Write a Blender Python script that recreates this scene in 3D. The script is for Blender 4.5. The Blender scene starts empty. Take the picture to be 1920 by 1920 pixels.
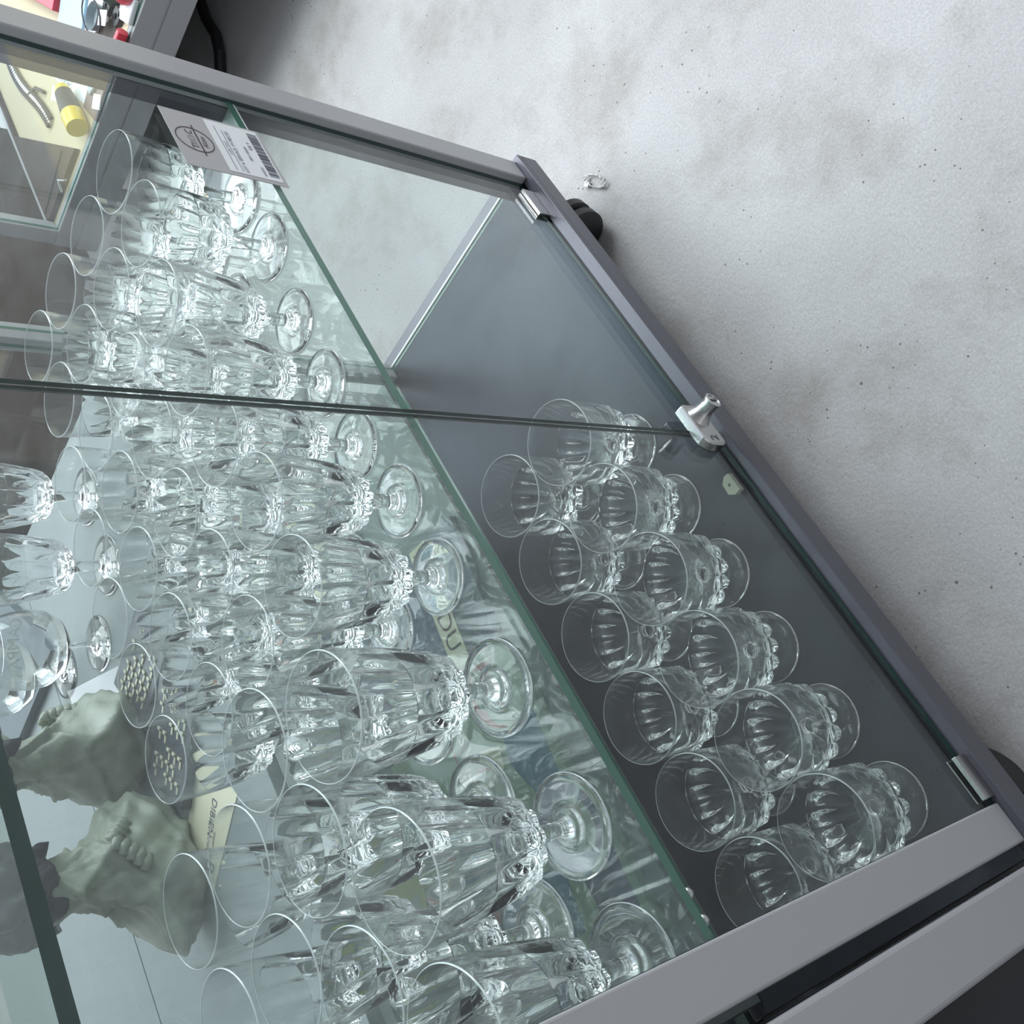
import bpy, bmesh, math, random
from mathutils import Vector, Matrix, noise
random.seed(7)
sc = bpy.context.scene
C = sc.collection
PI = math.pi

# ------------------------------------------------------------------ frame of reference
# Lengths are written in "cabinet units" (1 unit = the cabinet's width = 0.82 m), measured
# from the photographer's eye; W() turns them into metres with the floor at z = 0.
S = 0.82
FL = -1.115                                   # floor level in units
def W(x, y, z):
    return Vector((S * x, S * (y - 0.468), S * (z - FL)))

# ------------------------------------------------------------------ camera
cam = bpy.data.cameras.new('camera'); cam_o = bpy.data.objects.new('camera', cam); C.objects.link(cam_o)
r0 = Vector((-0.45759477, -0.52576787, -0.71706009))      # right
r1 = Vector((-0.75886898, 0.65120791, 0.00679201))        # down
r2 = Vector((0.46338418, 0.54726265, -0.69697826))        # forward
M = Matrix((r0, -r1, -r2)).transposed().to_4x4(); M.translation = W(0, 0, 0)
cam_o.matrix_world = M
cam.sensor_width = 36; cam.lens = 2018.886 / 1920 * 36; cam.clip_start = 0.01
sc.camera = cam_o

# ------------------------------------------------------------------ world and light
w = bpy.data.worlds.new('world'); sc.world = w; w.use_nodes = True
nt = w.node_tree; N = nt.nodes; L = nt.links
for n in list(N): N.remove(n)
out = N.new('ShaderNodeOutputWorld'); bg = N.new('ShaderNodeBackground')
tc = N.new('ShaderNodeTexCoord')
def wdot(v):
    d = N.new('ShaderNodeVectorMath'); d.operation = 'DOT_PRODUCT'
    L.new(tc.outputs['Generated'], d.inputs[0]); d.inputs[1].default_value = Vector(v).normalized(); return d.outputs['Value']
def wramp(src, stops):
    r = N.new('ShaderNodeValToRGB'); L.new(src, r.inputs[0])
    el = r.color_ramp.elements
    while len(el) > 1: el.remove(el[-1])
    el[0].position, el[0].color = stops[0][0], (*stops[0][1], 1)
    for p, c in stops[1:]:
        e = el.new(p); e.color = (*c, 1)
    return r.outputs[0]
glow = wramp(wdot((0.80, 0.42, 0.62)), [(0.0, (0, 0, 0)), (0.60, (0.05, 0.06, 0.07)), (0.80, (0.62, 0.76, 0.94)), (0.90, (1.75, 2.0, 2.3)), (1.0, (2.6, 2.8, 3.1))])
up = wramp(wdot((0, 0, 1)), [(0.0, (0.55, 0.56, 0.56)), (0.12, (0.90, 0.96, 1.0)), (0.35, (0.46, 0.49, 0.52)), (0.9, (0.17, 0.18, 0.20))])
add = N.new('ShaderNodeMixRGB'); add.blend_type = 'ADD'; add.inputs[0].default_value = 1
L.new(glow, add.inputs[1]); L.new(up, add.inputs[2]); L.new(add.outputs[0], bg.inputs[0]); bg.inputs[1].default_value = 0.80
L.new(bg.outputs[0], out.inputs[0])

def area(name, loc, target, sx, sy, power, col):
    l = bpy.data.lights.new(name, 'AREA'); l.shape = 'RECTANGLE'; l.size = sx; l.size_y = sy; l.energy = power; l.color = col
    o = bpy.data.objects.new(name, l); C.objects.link(o); o.location = loc
    o.rotation_euler = (Vector(target) - Vector(loc)).to_track_quat('-Z', 'Y').to_euler(); return o
area('hall_window', (3.3, 2.4, 3.9), (0.9, 0.3, 0.2), 4.2, 3.0, 195, (0.92, 0.96, 1.0))
area('side_fill_light', (2.5, -0.55, 1.55), (0.9, 0.1, 0.1), 1.3, 1.1, 42, (0.93, 0.965, 1.0))  # unseen fill light, added to lift the right post and floor

sc.view_settings.view_transform = 'Standard'; sc.view_settings.look = 'None'
sc.view_settings.exposure = 0.30; sc.view_settings.gamma = 1; sc.view_settings.use_curve_mapping = False
cy = sc.cycles
cy.max_bounces = 44; cy.transmission_bounces = 42; cy.transparent_max_bounces = 48; cy.glossy_bounces = 8; cy.diffuse_bounces = 3
cy.use_denoising = True; cy.sample_clamp_indirect = 6.0; cy.caustics_reflective = True; cy.caustics_refractive = True

# ------------------------------------------------------------------ materials
def mat(name): 
    m = bpy.data.materials.new(name); m.use_nodes = True; return m, m.node_tree.nodes, m.node_tree.links
def pbr(name, col, rough=0.5, metal=0.0, bump=0, scale=200, var=0, spec=0.5, coat=0):
    m, n, l = mat(name); b = n['Principled BSDF']
    b.inputs['Base Color'].default_value = (*col, 1); b.inputs['Roughness'].default_value = rough
    b.inputs['Metallic'].default_value = metal; b.inputs['Specular IOR Level'].default_value = spec
    b.inputs['Coat Weight'].default_value = coat
    t = n.new('ShaderNodeTexCoord'); ns = n.new('ShaderNodeTexNoise'); ns.inputs['Scale'].default_value = scale; ns.inputs['Detail'].default_value = 4
    l.new(t.outputs['Object'], ns.inputs['Vector'])
    if var:
        mx = n.new('ShaderNodeMixRGB'); mx.blend_type = 'MULTIPLY'; mx.inputs[0].default_value = 1
        rp = n.new('ShaderNodeMapRange'); rp.inputs[3].default_value = 1 - var; rp.inputs[4].default_value = 1 + var
        l.new(ns.outputs['Fac'], rp.inputs[0]); mx.inputs[1].default_value = (*col, 1); l.new(rp.outputs[0], mx.inputs[2]); l.new(mx.outputs[0], b.inputs['Base Color'])
    if bump:
        bp = n.new('ShaderNodeBump'); bp.inputs['Strength'].default_value = bump; bp.inputs['Distance'].default_value = 0.001
        l.new(ns.outputs['Fac'], bp.inputs['Height']); l.new(bp.outputs[0], b.inputs['Normal'])
    return m
def pane_mat(name, tint, refl=1.0, haze=0.0):
    m, n, l = mat(name); n.remove(n['Principled BSDF'])
    tr = n.new('ShaderNodeBsdfTransparent'); tr.inputs[0].default_value = (*tint, 1)
    gl = n.new('ShaderNodeBsdfGlossy'); gl.inputs['Roughness'].default_value = 0.02; gl.inputs[0].default_value = (refl, refl, refl, 1)
    lw = n.new('ShaderNodeLayerWeight'); lw.inputs[0].default_value = 0.5
    pw = n.new('ShaderNodeMath'); pw.operation = 'POWER'; pw.inputs[1].default_value = 5.0; l.new(lw.outputs['Facing'], pw.inputs[0])
    ma = n.new('ShaderNodeMath'); ma.operation = 'MULTIPLY_ADD'; ma.inputs[1].default_value = 0.95; ma.inputs[2].default_value = 0.035; l.new(pw.outputs[0], ma.inputs[0])
    mx = n.new('ShaderNodeMixShader'); l.new(ma.outputs[0], mx.inputs[0]); l.new(tr.outputs[0], mx.inputs[1]); l.new(gl.outputs[0], mx.inputs[2])
    last = mx
    if haze:                                   # uneven pale diffuse haze over the pane
        df = n.new('ShaderNodeBsdfDiffuse'); df.inputs[0].default_value = (0.8, 0.86, 0.86, 1)
        ns = n.new('ShaderNodeTexNoise'); ns.inputs['Scale'].default_value = 9; ns.inputs['Detail'].default_value = 6
        t = n.new('ShaderNodeTexCoord'); l.new(t.outputs['Object'], ns.inputs['Vector'])
        mr = n.new('ShaderNodeMapRange'); mr.inputs[3].default_value = haze * 0.5; mr.inputs[4].default_value = haze * 1.5; l.new(ns.outputs['Fac'], mr.inputs[0])
        m2 = n.new('ShaderNodeMixShader'); l.new(mr.outputs[0], m2.inputs[0]); l.new(mx.outputs[0], m2.inputs[1]); l.new(df.outputs[0], m2.inputs[2]); last = m2
    l.new(last.outputs[0], n['Material Output'].inputs['Surface']); return m
def glass_mat(name, col=(1, 1, 1), ior=1.5):
    m, n, l = mat(name); n.remove(n['Principled BSDF'])
    g = n.new('ShaderNodeBsdfGlass'); g.inputs['Color'].default_value = (*col, 1); g.inputs['Roughness'].default_value = 0.0; g.inputs['IOR'].default_value = ior
    l.new(g.outputs[0], n['Material Output'].inputs['Surface']); return m

def floor_mat():
    m, n, l = mat('concrete'); b = n['Principled BSDF']; b.inputs['Roughness'].default_value = 0.62; b.inputs['Specular IOR Level'].default_value = 0.3
    t = n.new('ShaderNodeTexCoord')
    def nz(s, d=5, r=0.6):
        x = n.new('ShaderNodeTexNoise'); x.inputs['Scale'].default_value = s; x.inputs['Detail'].default_value = d; x.inputs['Roughness'].default_value = r
        l.new(t.outputs['Object'], x.inputs['Vector']); return x.outputs['Fac']
    def ramp(src, stops):
        r = n.new('ShaderNodeValToRGB'); l.new(src, r.inputs[0]); el = r.color_ramp.elements
        el[0].position, el[0].color = stops[0][0], (*stops[0][1], 1); el[1].position, el[1].color = stops[1][0], (*stops[1][1], 1)
        for p, c in stops[2:]: e = el.new(p); e.color = (*c, 1)
        return r.outputs[0]
    def mul(a, c, f=1):
        x = n.new('ShaderNodeMixRGB'); x.blend_type = 'MULTIPLY'; x.inputs[0].default_value = f; l.new(a, x.inputs[1]); l.new(c, x.inputs[2]); return x.outputs[0]
    base = ramp(nz(2.2, 6), [(0.3, (0.37, 0.36, 0.355)), (0.7, (0.53, 0.525, 0.52))])
    stain = ramp(nz(5.5, 8, 0.7), [(0.36, (0.70, 0.66, 0.62)), (0.52, (1, 1, 1))])
    grain = ramp(nz(420, 3), [(0.3, (0.84, 0.84, 0.84)), (0.7, (1.08, 1.08, 1.08))])
    c = mul(mul(base, stain, 0.7), grain)
    v = n.new('ShaderNodeTexVoronoi'); v.inputs['Scale'].default_value = 95; l.new(t.outputs['Object'], v.inputs['Vector'])
    msk = nz(7, 3); 
    th = n.new('ShaderNodeMapRange'); th.inputs[1].default_value = 0.45; th.inputs[2].default_value = 0.75; th.inputs[3].default_value = 0.03; th.inputs[4].default_value = 0.17; l.new(msk, th.inputs[0])
    lt = n.new('ShaderNodeMath'); lt.operation = 'LESS_THAN'; l.new(v.outputs['Distance'], lt.inputs[0]); l.new(th.outputs[0], lt.inputs[1])
    sel = n.new('ShaderNodeSeparateColor'); l.new(v.outputs['Color'], sel.inputs[0])
    gt = n.new('ShaderNodeMath'); gt.operation = 'GREATER_THAN'; gt.inputs[1].default_value = 0.35; l.new(sel.outputs[0], gt.inputs[0])
    an = n.new('ShaderNodeMath'); an.operation = 'MULTIPLY'; l.new(lt.outputs[0], an.inputs[0]); l.new(gt.outputs[0], an.inputs[1])
    pit = n.new('ShaderNodeMixRGB'); pit.inputs[2].default_value = (0.16, 0.14, 0.13, 1); l.new(an.outputs[0], pit.inputs[0]); l.new(c, pit.inputs[1])
    l.new(pit.outputs[0], b.inputs['Base Color'])
    bp = n.new('ShaderNodeBump'); bp.inputs['Strength'].default_value = 0.35; bp.inputs['Distance'].default_value = 0.002
    sb = n.new('ShaderNodeMath'); sb.operation = 'SUBTRACT'; l.new(nz(160, 6), sb.inputs[0]); l.new(an.outputs[0], sb.inputs[1])
    l.new(sb.outputs[0], bp.inputs['Height']); l.new(bp.outputs[0], b.inputs['Normal'])
    return m

M_floor = floor_mat()
M_alu = pbr('painted_aluminium', (0.36, 0.36, 0.375), 0.42, 0.1, bump=0.05, scale=900)
M_base = pbr('dark_grey_profile', (0.10, 0.098, 0.118), 0.36, 0.3, bump=0.05, scale=700, var=0.06)
M_deck = pbr('dark_laminate', (0.007, 0.008, 0.011), 0.33, 0.0, bump=0.06, scale=1400, spec=0.30)
M_deck.node_tree.nodes['Principled BSDF'].inputs['Specular Tint'].default_value = (0.62, 0.82, 1.0, 1)
M_black = pbr('black_rubber', (0.012, 0.012, 0.013), 0.45, bump=0.1)
M_gasket = pbr('pale_gasket', (0.62, 0.62, 0.60), 0.4)
M_chrome = pbr('satin_nickel', (0.55, 0.54, 0.53), 0.26, 1.0, bump=0.03, scale=600)
M_clip = pbr('yellowed_plastic', (0.50, 0.53, 0.40), 0.4)
M_pane = pane_mat('clear_pane', (0.955, 0.975, 0.97))
M_shelfg = pane_mat('shelf_glass', (0.905, 0.955, 0.935), haze=0.022)
M_shelft = pane_mat('upper_shelf_glass', (0.905, 0.955, 0.935), refl=0.35)
M_edge = pbr('glass_edge_green', (0.022, 0.13, 0.085), 0.22, bump=0, spec=0.6)
M_edge_shaded = pbr('glass_edge_shaded', (0.001, 0.026, 0.020), 0.3, spec=0.25)  # shaded copy of the green edge glass, dark surroundings put into its colour
def thin_mat(name, haze, base=0.05, amt=0.85, p=3.2):
    m, n, l = mat(name); n.remove(n['Principled BSDF'])
    tr = n.new('ShaderNodeBsdfTransparent'); tr.inputs[0].default_value = (0.985, 0.992, 0.99, 1)
    gl = n.new('ShaderNodeBsdfGlossy'); gl.inputs['Roughness'].default_value = 0.03
    df = n.new('ShaderNodeBsdfDiffuse'); df.inputs[0].default_value = (0.86, 0.90, 0.91, 1)
    lw = n.new('ShaderNodeLayerWeight'); lw.inputs[0].default_value = 0.5
    pw = n.new('ShaderNodeMath'); pw.operation = 'POWER'; pw.inputs[1].default_value = p; l.new(lw.outputs['Facing'], pw.inputs[0])
    ma = n.new('ShaderNodeMath'); ma.operation = 'MULTIPLY_ADD'; ma.inputs[1].default_value = amt; ma.inputs[2].default_value = base; l.new(pw.outputs[0], ma.inputs[0])
    mx = n.new('ShaderNodeMixShader'); l.new(ma.outputs[0], mx.inputs[0]); l.new(tr.outputs[0], mx.inputs[1]); l.new(gl.outputs[0], mx.inputs[2])
    m2 = n.new('ShaderNodeMixShader'); m2.inputs[0].default_value = haze; l.new(mx.outputs[0], m2.inputs[1]); l.new(df.outputs[0], m2.inputs[2])
    l.new(m2.outputs[0], n['Material Output'].inputs['Surface']); return m
M_thin = thin_mat('thin_glass_wall', 0.022)
M_rim_glint = thin_mat('painted_rim_glint', 0.55, 0.3, 0.6, 1.5)  # rim highlight painted in as white diffuse, also on foot edges
M_crys = glass_mat('crystal', (1.0, 1.0, 1.0), 1.47)
M_white = pbr('white_board', (0.215, 0.25, 0.25), 0.5, bump=0.05, scale=300, var=0.05)
M_paper = pbr('white_paper', (0.72, 0.74, 0.76), 0.6)
M_card = pbr('grey_card', (0.40, 0.39, 0.40), 0.55)
M_ink = pbr('brown_ink', (0.05, 0.03, 0.03), 0.6)
M_inkg = pbr('faded_ink', (0.26, 0.25, 0.26), 0.6)
M_inkb = pbr('grey_ink', (0.10, 0.11, 0.14), 0.6)

# ------------------------------------------------------------------ mesh helpers (unit coordinates)
class MB:
    def __init__(s): s.v = []; s.f = []; s.m = []
    def add(s, verts, faces, mi=0):
        k = len(s.v); s.v += [tuple(v) for v in verts]
        for i, f in enumerate(faces): s.f.append([a + k for a in f]); s.m.append(mi if isinstance(mi, int) else mi[i])
    def box(s, x0, x1, y0, y1, z0, z1, mi=0, edge=None, axis=None):
        v = [(x, y, z) for z in (z0, z1) for y in (y0, y1) for x in (x0, x1)]
        f = [(0, 2, 3, 1), (4, 5, 7, 6), (0, 1, 5, 4), (2, 6, 7, 3), (0, 4, 6, 2), (1, 3, 7, 5)]
        ax = ['z', 'z', 'y', 'y', 'x', 'x']
        s.add(v, f, [mi if (edge is None or a == axis) else edge for a in ax])
    def prism(s, pts, z0, z1, mi=0):
        n = len(pts); v = [(x, y, z0) for x, y in pts] + [(x, y, z1) for x, y in pts]
        a = sum(pts[i][0] * pts[(i + 1) % n][1] - pts[(i + 1) % n][0] * pts[i][1] for i in range(n))
        f = [list(range(n))[::-1], [n + i for i in range(n)]] + [(i, (i + 1) % n, n + (i + 1) % n, n + i) for i in range(n)]
        if a < 0: f = [list(q)[::-1] for q in f]
        s.add(v, f, mi)
    def cyl(s, p0, p1, ra, rb=None, n=20, mi=0, cap=True):
        rb = ra if rb is None else rb; p0 = Vector(p0); p1 = Vector(p1); d = (p1 - p0).normalized()
        u = d.orthogonal().normalized(); w_ = d.cross(u)
        v = [p + r * (math.cos(2 * PI * i / n) * u + math.sin(2 * PI * i / n) * w_) for p, r in ((p0, ra), (p1, rb)) for i in range(n)]
        f = [(i, (i + 1) % n, n + (i + 1) % n, n + i) for i in range(n)]
        if cap: f += [list(range(n))[::-1], [n + i for i in range(n)]]
        s.add(v, f, mi)
    def tube(s, pts, r, n=8, mi=0):
        pts = [Vector(p) for p in pts]; rings = []
        for i, p in enumerate(pts):
            d = (pts[min(i + 1, len(pts) - 1)] - pts[max(i - 1, 0)]).normalized(); u = d.cross(Vector((0.13, 0.21, 0.97))).normalized(); w_ = d.cross(u)
            rr = r[i] if isinstance(r, (list, tuple)) else r
            rings.append([p + rr * (math.cos(2 * PI * k / n) * u + math.sin(2 * PI * k / n) * w_) for k in range(n)])
        v = [q for g in rings for q in g]; f = []
        for i in range(len(rings) - 1):
            for k in range(n): f.append((i * n + k, i * n + (k + 1) % n, (i + 1) * n + (k + 1) % n, (i + 1) * n + k))
        f += [list(range(n))[::-1], [(len(rings) - 1) * n + k for k in range(n)]]
        s.add(v, f, mi)
    def lathe(s, prof, c=(0, 0, 0), n=32, mi=0, cap0=False, cap1=False):
        v = [(c[0] + r * math.cos(2 * PI * k / n), c[1] + r * math.sin(2 * PI * k / n), c[2] + z) for r, z in prof for k in range(n)]
        f = []
        for i in range(len(prof) - 1):
            for k in range(n): f.append((i * n + k, i * n + (k + 1) % n, (i + 1) * n + (k + 1) % n, (i + 1) * n + k))
        if cap0: f.append(list(range(n))[::-1])
        if cap1: f.append([(len(prof) - 1) * n + k for k in range(n)])
        s.add(v, f, mi)

def build(name, mb, mats, parent=None, org=(0, 0, 0), smooth=False, bevel=0, fix=True, auto=False):
    """one mesh object; verts are unit coordinates relative to org (absolute when org is the eye)."""
    me = bpy.data.meshes.new(name)
    o3 = Vector(org)
    base = parent['_org'] if parent is not None and '_org' in parent else None
    me.from_pydata([((Vector(v) + o3) * S)[:] for v in mb.v], [], mb.f)
    for m in (mats if isinstance(mats, (list, tuple)) else [mats]): me.materials.append(m)
    for p, mi in zip(me.polygons, mb.m): p.material_index = mi; p.use_smooth = smooth
    if fix:
        bm = bmesh.new(); bm.from_mesh(me); bmesh.ops.recalc_face_normals(bm, faces=bm.faces); bm.to_mesh(me); bm.free()
    o = bpy.data.objects.new(name, me); C.objects.link(o)
    if parent is not None: o.parent = parent
    if bevel:
        b = o.modifiers.new('bevel', 'BEVEL'); b.width = bevel * S; b.segments = 3; b.limit_method = 'ANGLE'; b.angle_limit = 0.7
    if auto:
        for p in me.polygons: p.use_smooth = True
        try: me.set_sharp_from_angle(angle=0.6)
        except Exception: pass
    return o
def thing(name, label, cat, at=(0, 0, 0), group=None, rz=0):
    o = bpy.data.objects.new(name, None); C.objects.link(o); o.location = W(*at); o.rotation_euler = (0, 0, rz); o.empty_display_size = 0.02
    return tag(o, label, cat, group)
def tag(o, label, cat, group=None):
    o['label'] = label; o['category'] = cat
    if group: o['group'] = group
    return o
def place(o, at, rz=0): o.location = W(*at); o.rotation_euler = (0, 0, rz); return o
def flat_text(txt, size, mtl, name, parent, loc, rot=(0, 0, 0), sx=1, align='LEFT', extrude=0.0, mirror=False, shear=0):
    """text converted to a mesh; size in metres, loc/rot in the parent's frame"""
    cu = bpy.data.curves.new(name, 'FONT'); cu.body = txt; cu.size = size; cu.align_x = align; cu.extrude = extrude; cu.shear = shear; cu.resolution_u = 3
    to = bpy.data.objects.new(name, cu); C.objects.link(to)
    bpy.context.view_layer.update()
    me = bpy.data.meshes.new_from_object(to.evaluated_get(bpy.context.evaluated_depsgraph_get()))
    bpy.data.objects.remove(to)
    for v in me.vertices: v.co.x *= sx * (-1 if mirror else 1)
    me.materials.clear(); me.materials.append(mtl)
    o = bpy.data.objects.new(name, me); C.objects.link(o); o.location = loc; o.rotation_euler = rot
    if parent is not None: o.parent = parent
    return o
def join_into(target, others):
    """append other mesh objects (already placed in target's frame) into target's mesh"""
    bm = bmesh.new(); bm.from_mesh(target.data)
    for o in others:
        idx = len(target.data.materials); target.data.materials.append(o.data.materials[0])
        n0 = len(bm.faces); b2 = bmesh.new(); b2.from_mesh(o.data)
        b2.transform(Matrix.LocRotScale(o.location, o.rotation_euler, o.scale))
        tmp = bpy.data.meshes.new('tmp'); b2.to_mesh(tmp); b2.free(); bm.from_mesh(tmp); bpy.data.meshes.remove(tmp)
        bm.faces.ensure_lookup_table()
        for f in bm.faces[n0:]: f.material_index = idx
        bpy.data.objects.remove(o)
    bm.to_mesh(target.data); bm.free()

# ------------------------------------------------------------------ the floor
mb = MB(); mb.box(-4, 7, -4, 6, FL - 0.05, FL)
fl = build('floor', mb, M_floor, org=(0, -0.468, -FL)); fl['kind'] = 'structure'
mb = MB(); mb.box(-4, 7, 6.0, 6.1, FL, FL + 5)
wb = build('wall_back', mb, pbr('wall_paint', (0.65, 0.66, 0.66), 0.7), org=(0, -0.468, -FL)); wb['kind'] = 'structure'

# ------------------------------------------------------------------ the glass display cabinet
def cab_thing(name, label, cat): return thing(name, label, cat, (0, 0.468, FL))
O = (0, -0.468, -FL)      # brings absolute unit coordinates into the frame of a thing placed at (0, .468, FL)
cab = cab_thing('display_cabinet', 'grey framed glass display cabinet on castors, holding shelves of crystal glasses', 'display cabinet')
mb = MB()
mb.box(0.0, 1.0165, 0.468, 0.862, -1.036, -1.008)
mb.box(0.0, 1.0165, 0.468, 0.4855, -1.008, -1.0)               # front lip
mb.box(0.0, 1.0165, 0.846, 0.862, -1.008, -1.0)
mb.box(0.9975, 1.0165, 0.4855, 0.846, -1.008, -1.0)
mb.box(0.0, 0.030, 0.4855, 0.846, -1.008, -1.0)
base = build('base', mb, M_base, cab, O, bevel=0.0012)
mb = MB(); mb.box(0.030, 0.9955, 0.4925, 0.846, -1.0075, -1.0)
build('deck', mb, M_deck, cab, O, bevel=0.0006)
mb = MB(); mb.box(0.9955, 0.9985, 0.4925, 0.846, -1.0, -0.9975)
build('edge_strip', mb, M_gasket, cab, O)
mb = MB(); mb.box(0.030, 0.9975, 0.4858, 0.4922, -1.0078, -1.0055)
build('door_track', mb, M_black, cab, O)
TOP = 0.06
def post(x0, x1, y0, y1, inner):
    m = MB(); m.box(x0, x1, y0, y1, -1.0, TOP)
    p = build('post', m, M_alu, cab, O, bevel=0.0022)
    m = MB()
    if inner > 0: m.box(x1 - 0.010, x1 - 0.0015, y1 + 0.0012, y1 + 0.0185, -1.0, TOP)
    else: m.box(x0 + 0.0015, x0 + 0.010, y1 + 0.0012, y1 + 0.0185, -1.0, TOP)
    build('glazing_channel', m, M_base, p, O, bevel=0.0008)
    return p
post(0.9765, 1.0135, 0.4768, 0.4968, -1)
post(0.0135, 0.0520, 0.4768, 0.4968, 1)
for x0, x1 in ((0.975, 1.0035), (0.0135, 0.042)):
    m = MB(); m.box(x0, x1, 0.838, 0.858, -1.0, TOP)
    m2 = MB()
    pp = build('post', m, M_alu, cab, O, bevel=0.0020)
    for zz in (-0.31, -0.52, -0.72):
        m2 = MB(); m2.cyl((x0 + 0.016, 0.8372, zz), (x0 + 0.016, 0.8385, zz), 0.003, n=12)
        build('screw_hole', m2, M_black, pp, O)
for x in (0.9905, 0.0255):
    m = MB(); m.box(x, x + 0.004, 0.5165, 0.8378, -0.9995, TOP, 0, 1, 'x'); build('side_panel', m, [M_pane, M_edge], cab, O)
m = MB(); m.box(0.043, 0.9745, 0.847, 0.851, -0.9995, TOP, 0, 1, 'y'); build('back_panel', m, [M_pane, M_edge], cab, O)
# shelf strip (punched rail) for the side, seen as a pale bracket at the shelf corner
for nm, x0, x1, y0, y1, xe in (('sliding_door', 0.5210, 0.976, 0.4856, 0.4902, 0), ('sliding_door', 0.0525, 0.5190, 0.4785, 0.4826, 0)):
    m = MB(); m.box(x0, x1, y0 + 0.001, y1 + 0.001, -0.9975, TOP, 0, 1, 'y')
    d = build('sliding_door', m, [M_pane, M_edge_shaded], cab, O)
    a = 0.905 if x0 > .3 else 0.0575
    b = 0.955 if x0 > .3 else 0.102
    m = MB(); m.box(a, b, y0 - 0.004, y0 + 0.0008, -1.0, -0.981); m.box(a, b, y1 + 0.0012, y1 + 0.003, -1.0, -0.981)
    m.box(a, b, y0 - 0.004, y1 + 0.003, -1.0, -0.9985)
    build('door_shoe', m, M_chrome, d, O, bevel=0.0008)
# lock: clamped on the door edge
m = MB()
pts = [(-0.027, -0.019), (0.022, -0.019), (0.029, -0.012), (0.029, 0.010), (0.026, 0.0165), (-0.022, 0.0165), (-0.030, 0.006), (-0.031, -0.012)]
v = []; n = len(pts)
for yy, k in ((0.0, 1.0), (-0.0105, 1.0), (-0.0125, 0.93)):
    v += [(0.519 + p[0] * k, 0.4795 + yy, -0.9625 + p[1] * k) for p in pts]
f = [list(range(n)), [2 * n + i for i in range(n)][::-1]] + [(r * n + i, r * n + (i + 1) % n, (r + 1) * n + (i + 1) % n, (r + 1) * n + i) for r in (0, 1) for i in range(n)]
m.add(v, f)
lock = build('lock', m, M_chrome, cab, O, bevel=0.0012, auto=True)
lock['label'] = 'satin nickel push lock marked with a 2'
m = MB(); prof = [(0.0148, 0.0), (0.0128, 0.003), (0.0100, 0.008), (0.0090, 0.014), (0.0092, 0.020), (0.0102, 0.0245), (0.0102, 0.0262), (0.0092, 0.0268), (0.0078, 0.0268), (0.0074, 0.0255), (0.0, 0.0255)]
n = 28; cx, cz = 0.5285, -0.9625
v = [(cx + r * math.cos(2 * PI * k / n), 0.4672 - h, cz + r * math.sin(2 * PI * k / n)) for r, h in prof for k in range(n)]
m.add(v, [(i * n + k, i * n + (k + 1) % n, (i + 1) * n + (k + 1) % n, (i + 1) * n + k) for i in range(len(prof) - 1) for k in range(n)])
build('key_cylinder', m, M_chrome, lock, O, auto=True)
m = MB(); m.box(cx - 0.0012, cx + 0.0012, 0.4672 - 0.0262, 0.4672 - 0.0254, cz - 0.0045, cz + 0.0045); build('keyhole', m, M_black, lock, O)
t = flat_text('2', 0.0155, M_inkb, 'number_mark', lock, (0, 0, 0), (PI / 2, 0, 0))
t.location = S * (Vector((0.4930, 0.4795 - 0.0128, -0.9700)) + Vector(O))
m = MB(); m.prism([(0.447, 0.4930), (0.470, 0.4930), (0.471, 0.500), (0.465, 0.507), (0.452, 0.508), (0.446, 0.501)], -0.9995, -0.991)
m.cyl((0.459, 0.5, -0.9912), (0.459, 0.5, -0.9905), 0.0018, mi=1)
build('door_stop', m, [M_clip, M_black], cab, O, bevel=0.0008)
# castors
def castor(x, y, ang):
    m = MB(); c, s_ = math.cos(ang), math.sin(ang)
    for sgn in (-1, 1):
        ox, oy = -s_ * 0.0125 * sgn, c * 0.0125 * sgn
        ax = Vector((-s_, c, 0)); p = Vector((x + ox, y + oy, FL + 0.0335))
        prev = None
        for h0, h1, a_, b_ in ((-0.0095, -0.006, 0.027, 0.0335), (-0.006, 0.006, 0.0335, 0.0335), (0.006, 0.0095, 0.0335, 0.027)):
            m.cyl(p + ax * h0, p + ax * h1, a_, b_, n=30, cap=True)
    o = build('castor', m, M_black, cab, O, smooth=False, auto=True)
    m = MB(); m.cyl((x, y, FL + 0.0335), (x, y, -1.0365), 0.009); m.box(x - 0.03, x + 0.03, y - 0.02 if y < .6 else y - .03, y + 0.03 if y < .6 else y + .02, -1.041, -1.0362)
    m.cyl(Vector((x, y, FL + 0.0335)) - Vector((-s_, c, 0)) * 0.02, Vector((x, y, FL + 0.0335)) + Vector((-s_, c, 0)) * 0.02, 0.005)
    build('castor_mount', m, M_black, o, O)
castor(0.930, 0.503, 1.75); castor(0.075, 0.51, 0.3); castor(0.94, 0.81, 0.9); castor(0.075, 0.81, 2.0)

# glass shelves
ST = -0.5665
m = MB(); m.box(0.044, 0.9895, 0.4895, 0.8370, ST - 0.0083, ST, 0, 1, 'z')
sh = tag(build('glass_shelf', m, [M_shelfg, M_edge], None, (0, 0, 0)), 'greenish glass shelf at mid height carrying rows of cut crystal glasses', 'shelf')
def recentre(o, p):        # object built with absolute units: move its origin to p
    d = Vector(p) * S
    for v in o.data.vertices: v.co -= d
    o.location = W(*p)
recentre(sh, (0.5, 0.66, ST - 0.0083))
m = MB(); m.box(0.053, 0.9895, 0.4895, 0.8370, -0.1865, -0.178, 0, 1, 'z')
sh2 = tag(build('glass_shelf', m, [M_shelft, M_edge_shaded]), 'upper glass shelf, its thick near black green edge crossing the corner', 'shelf')
recentre(sh2, (0.5, 0.66, -0.1865))
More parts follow.
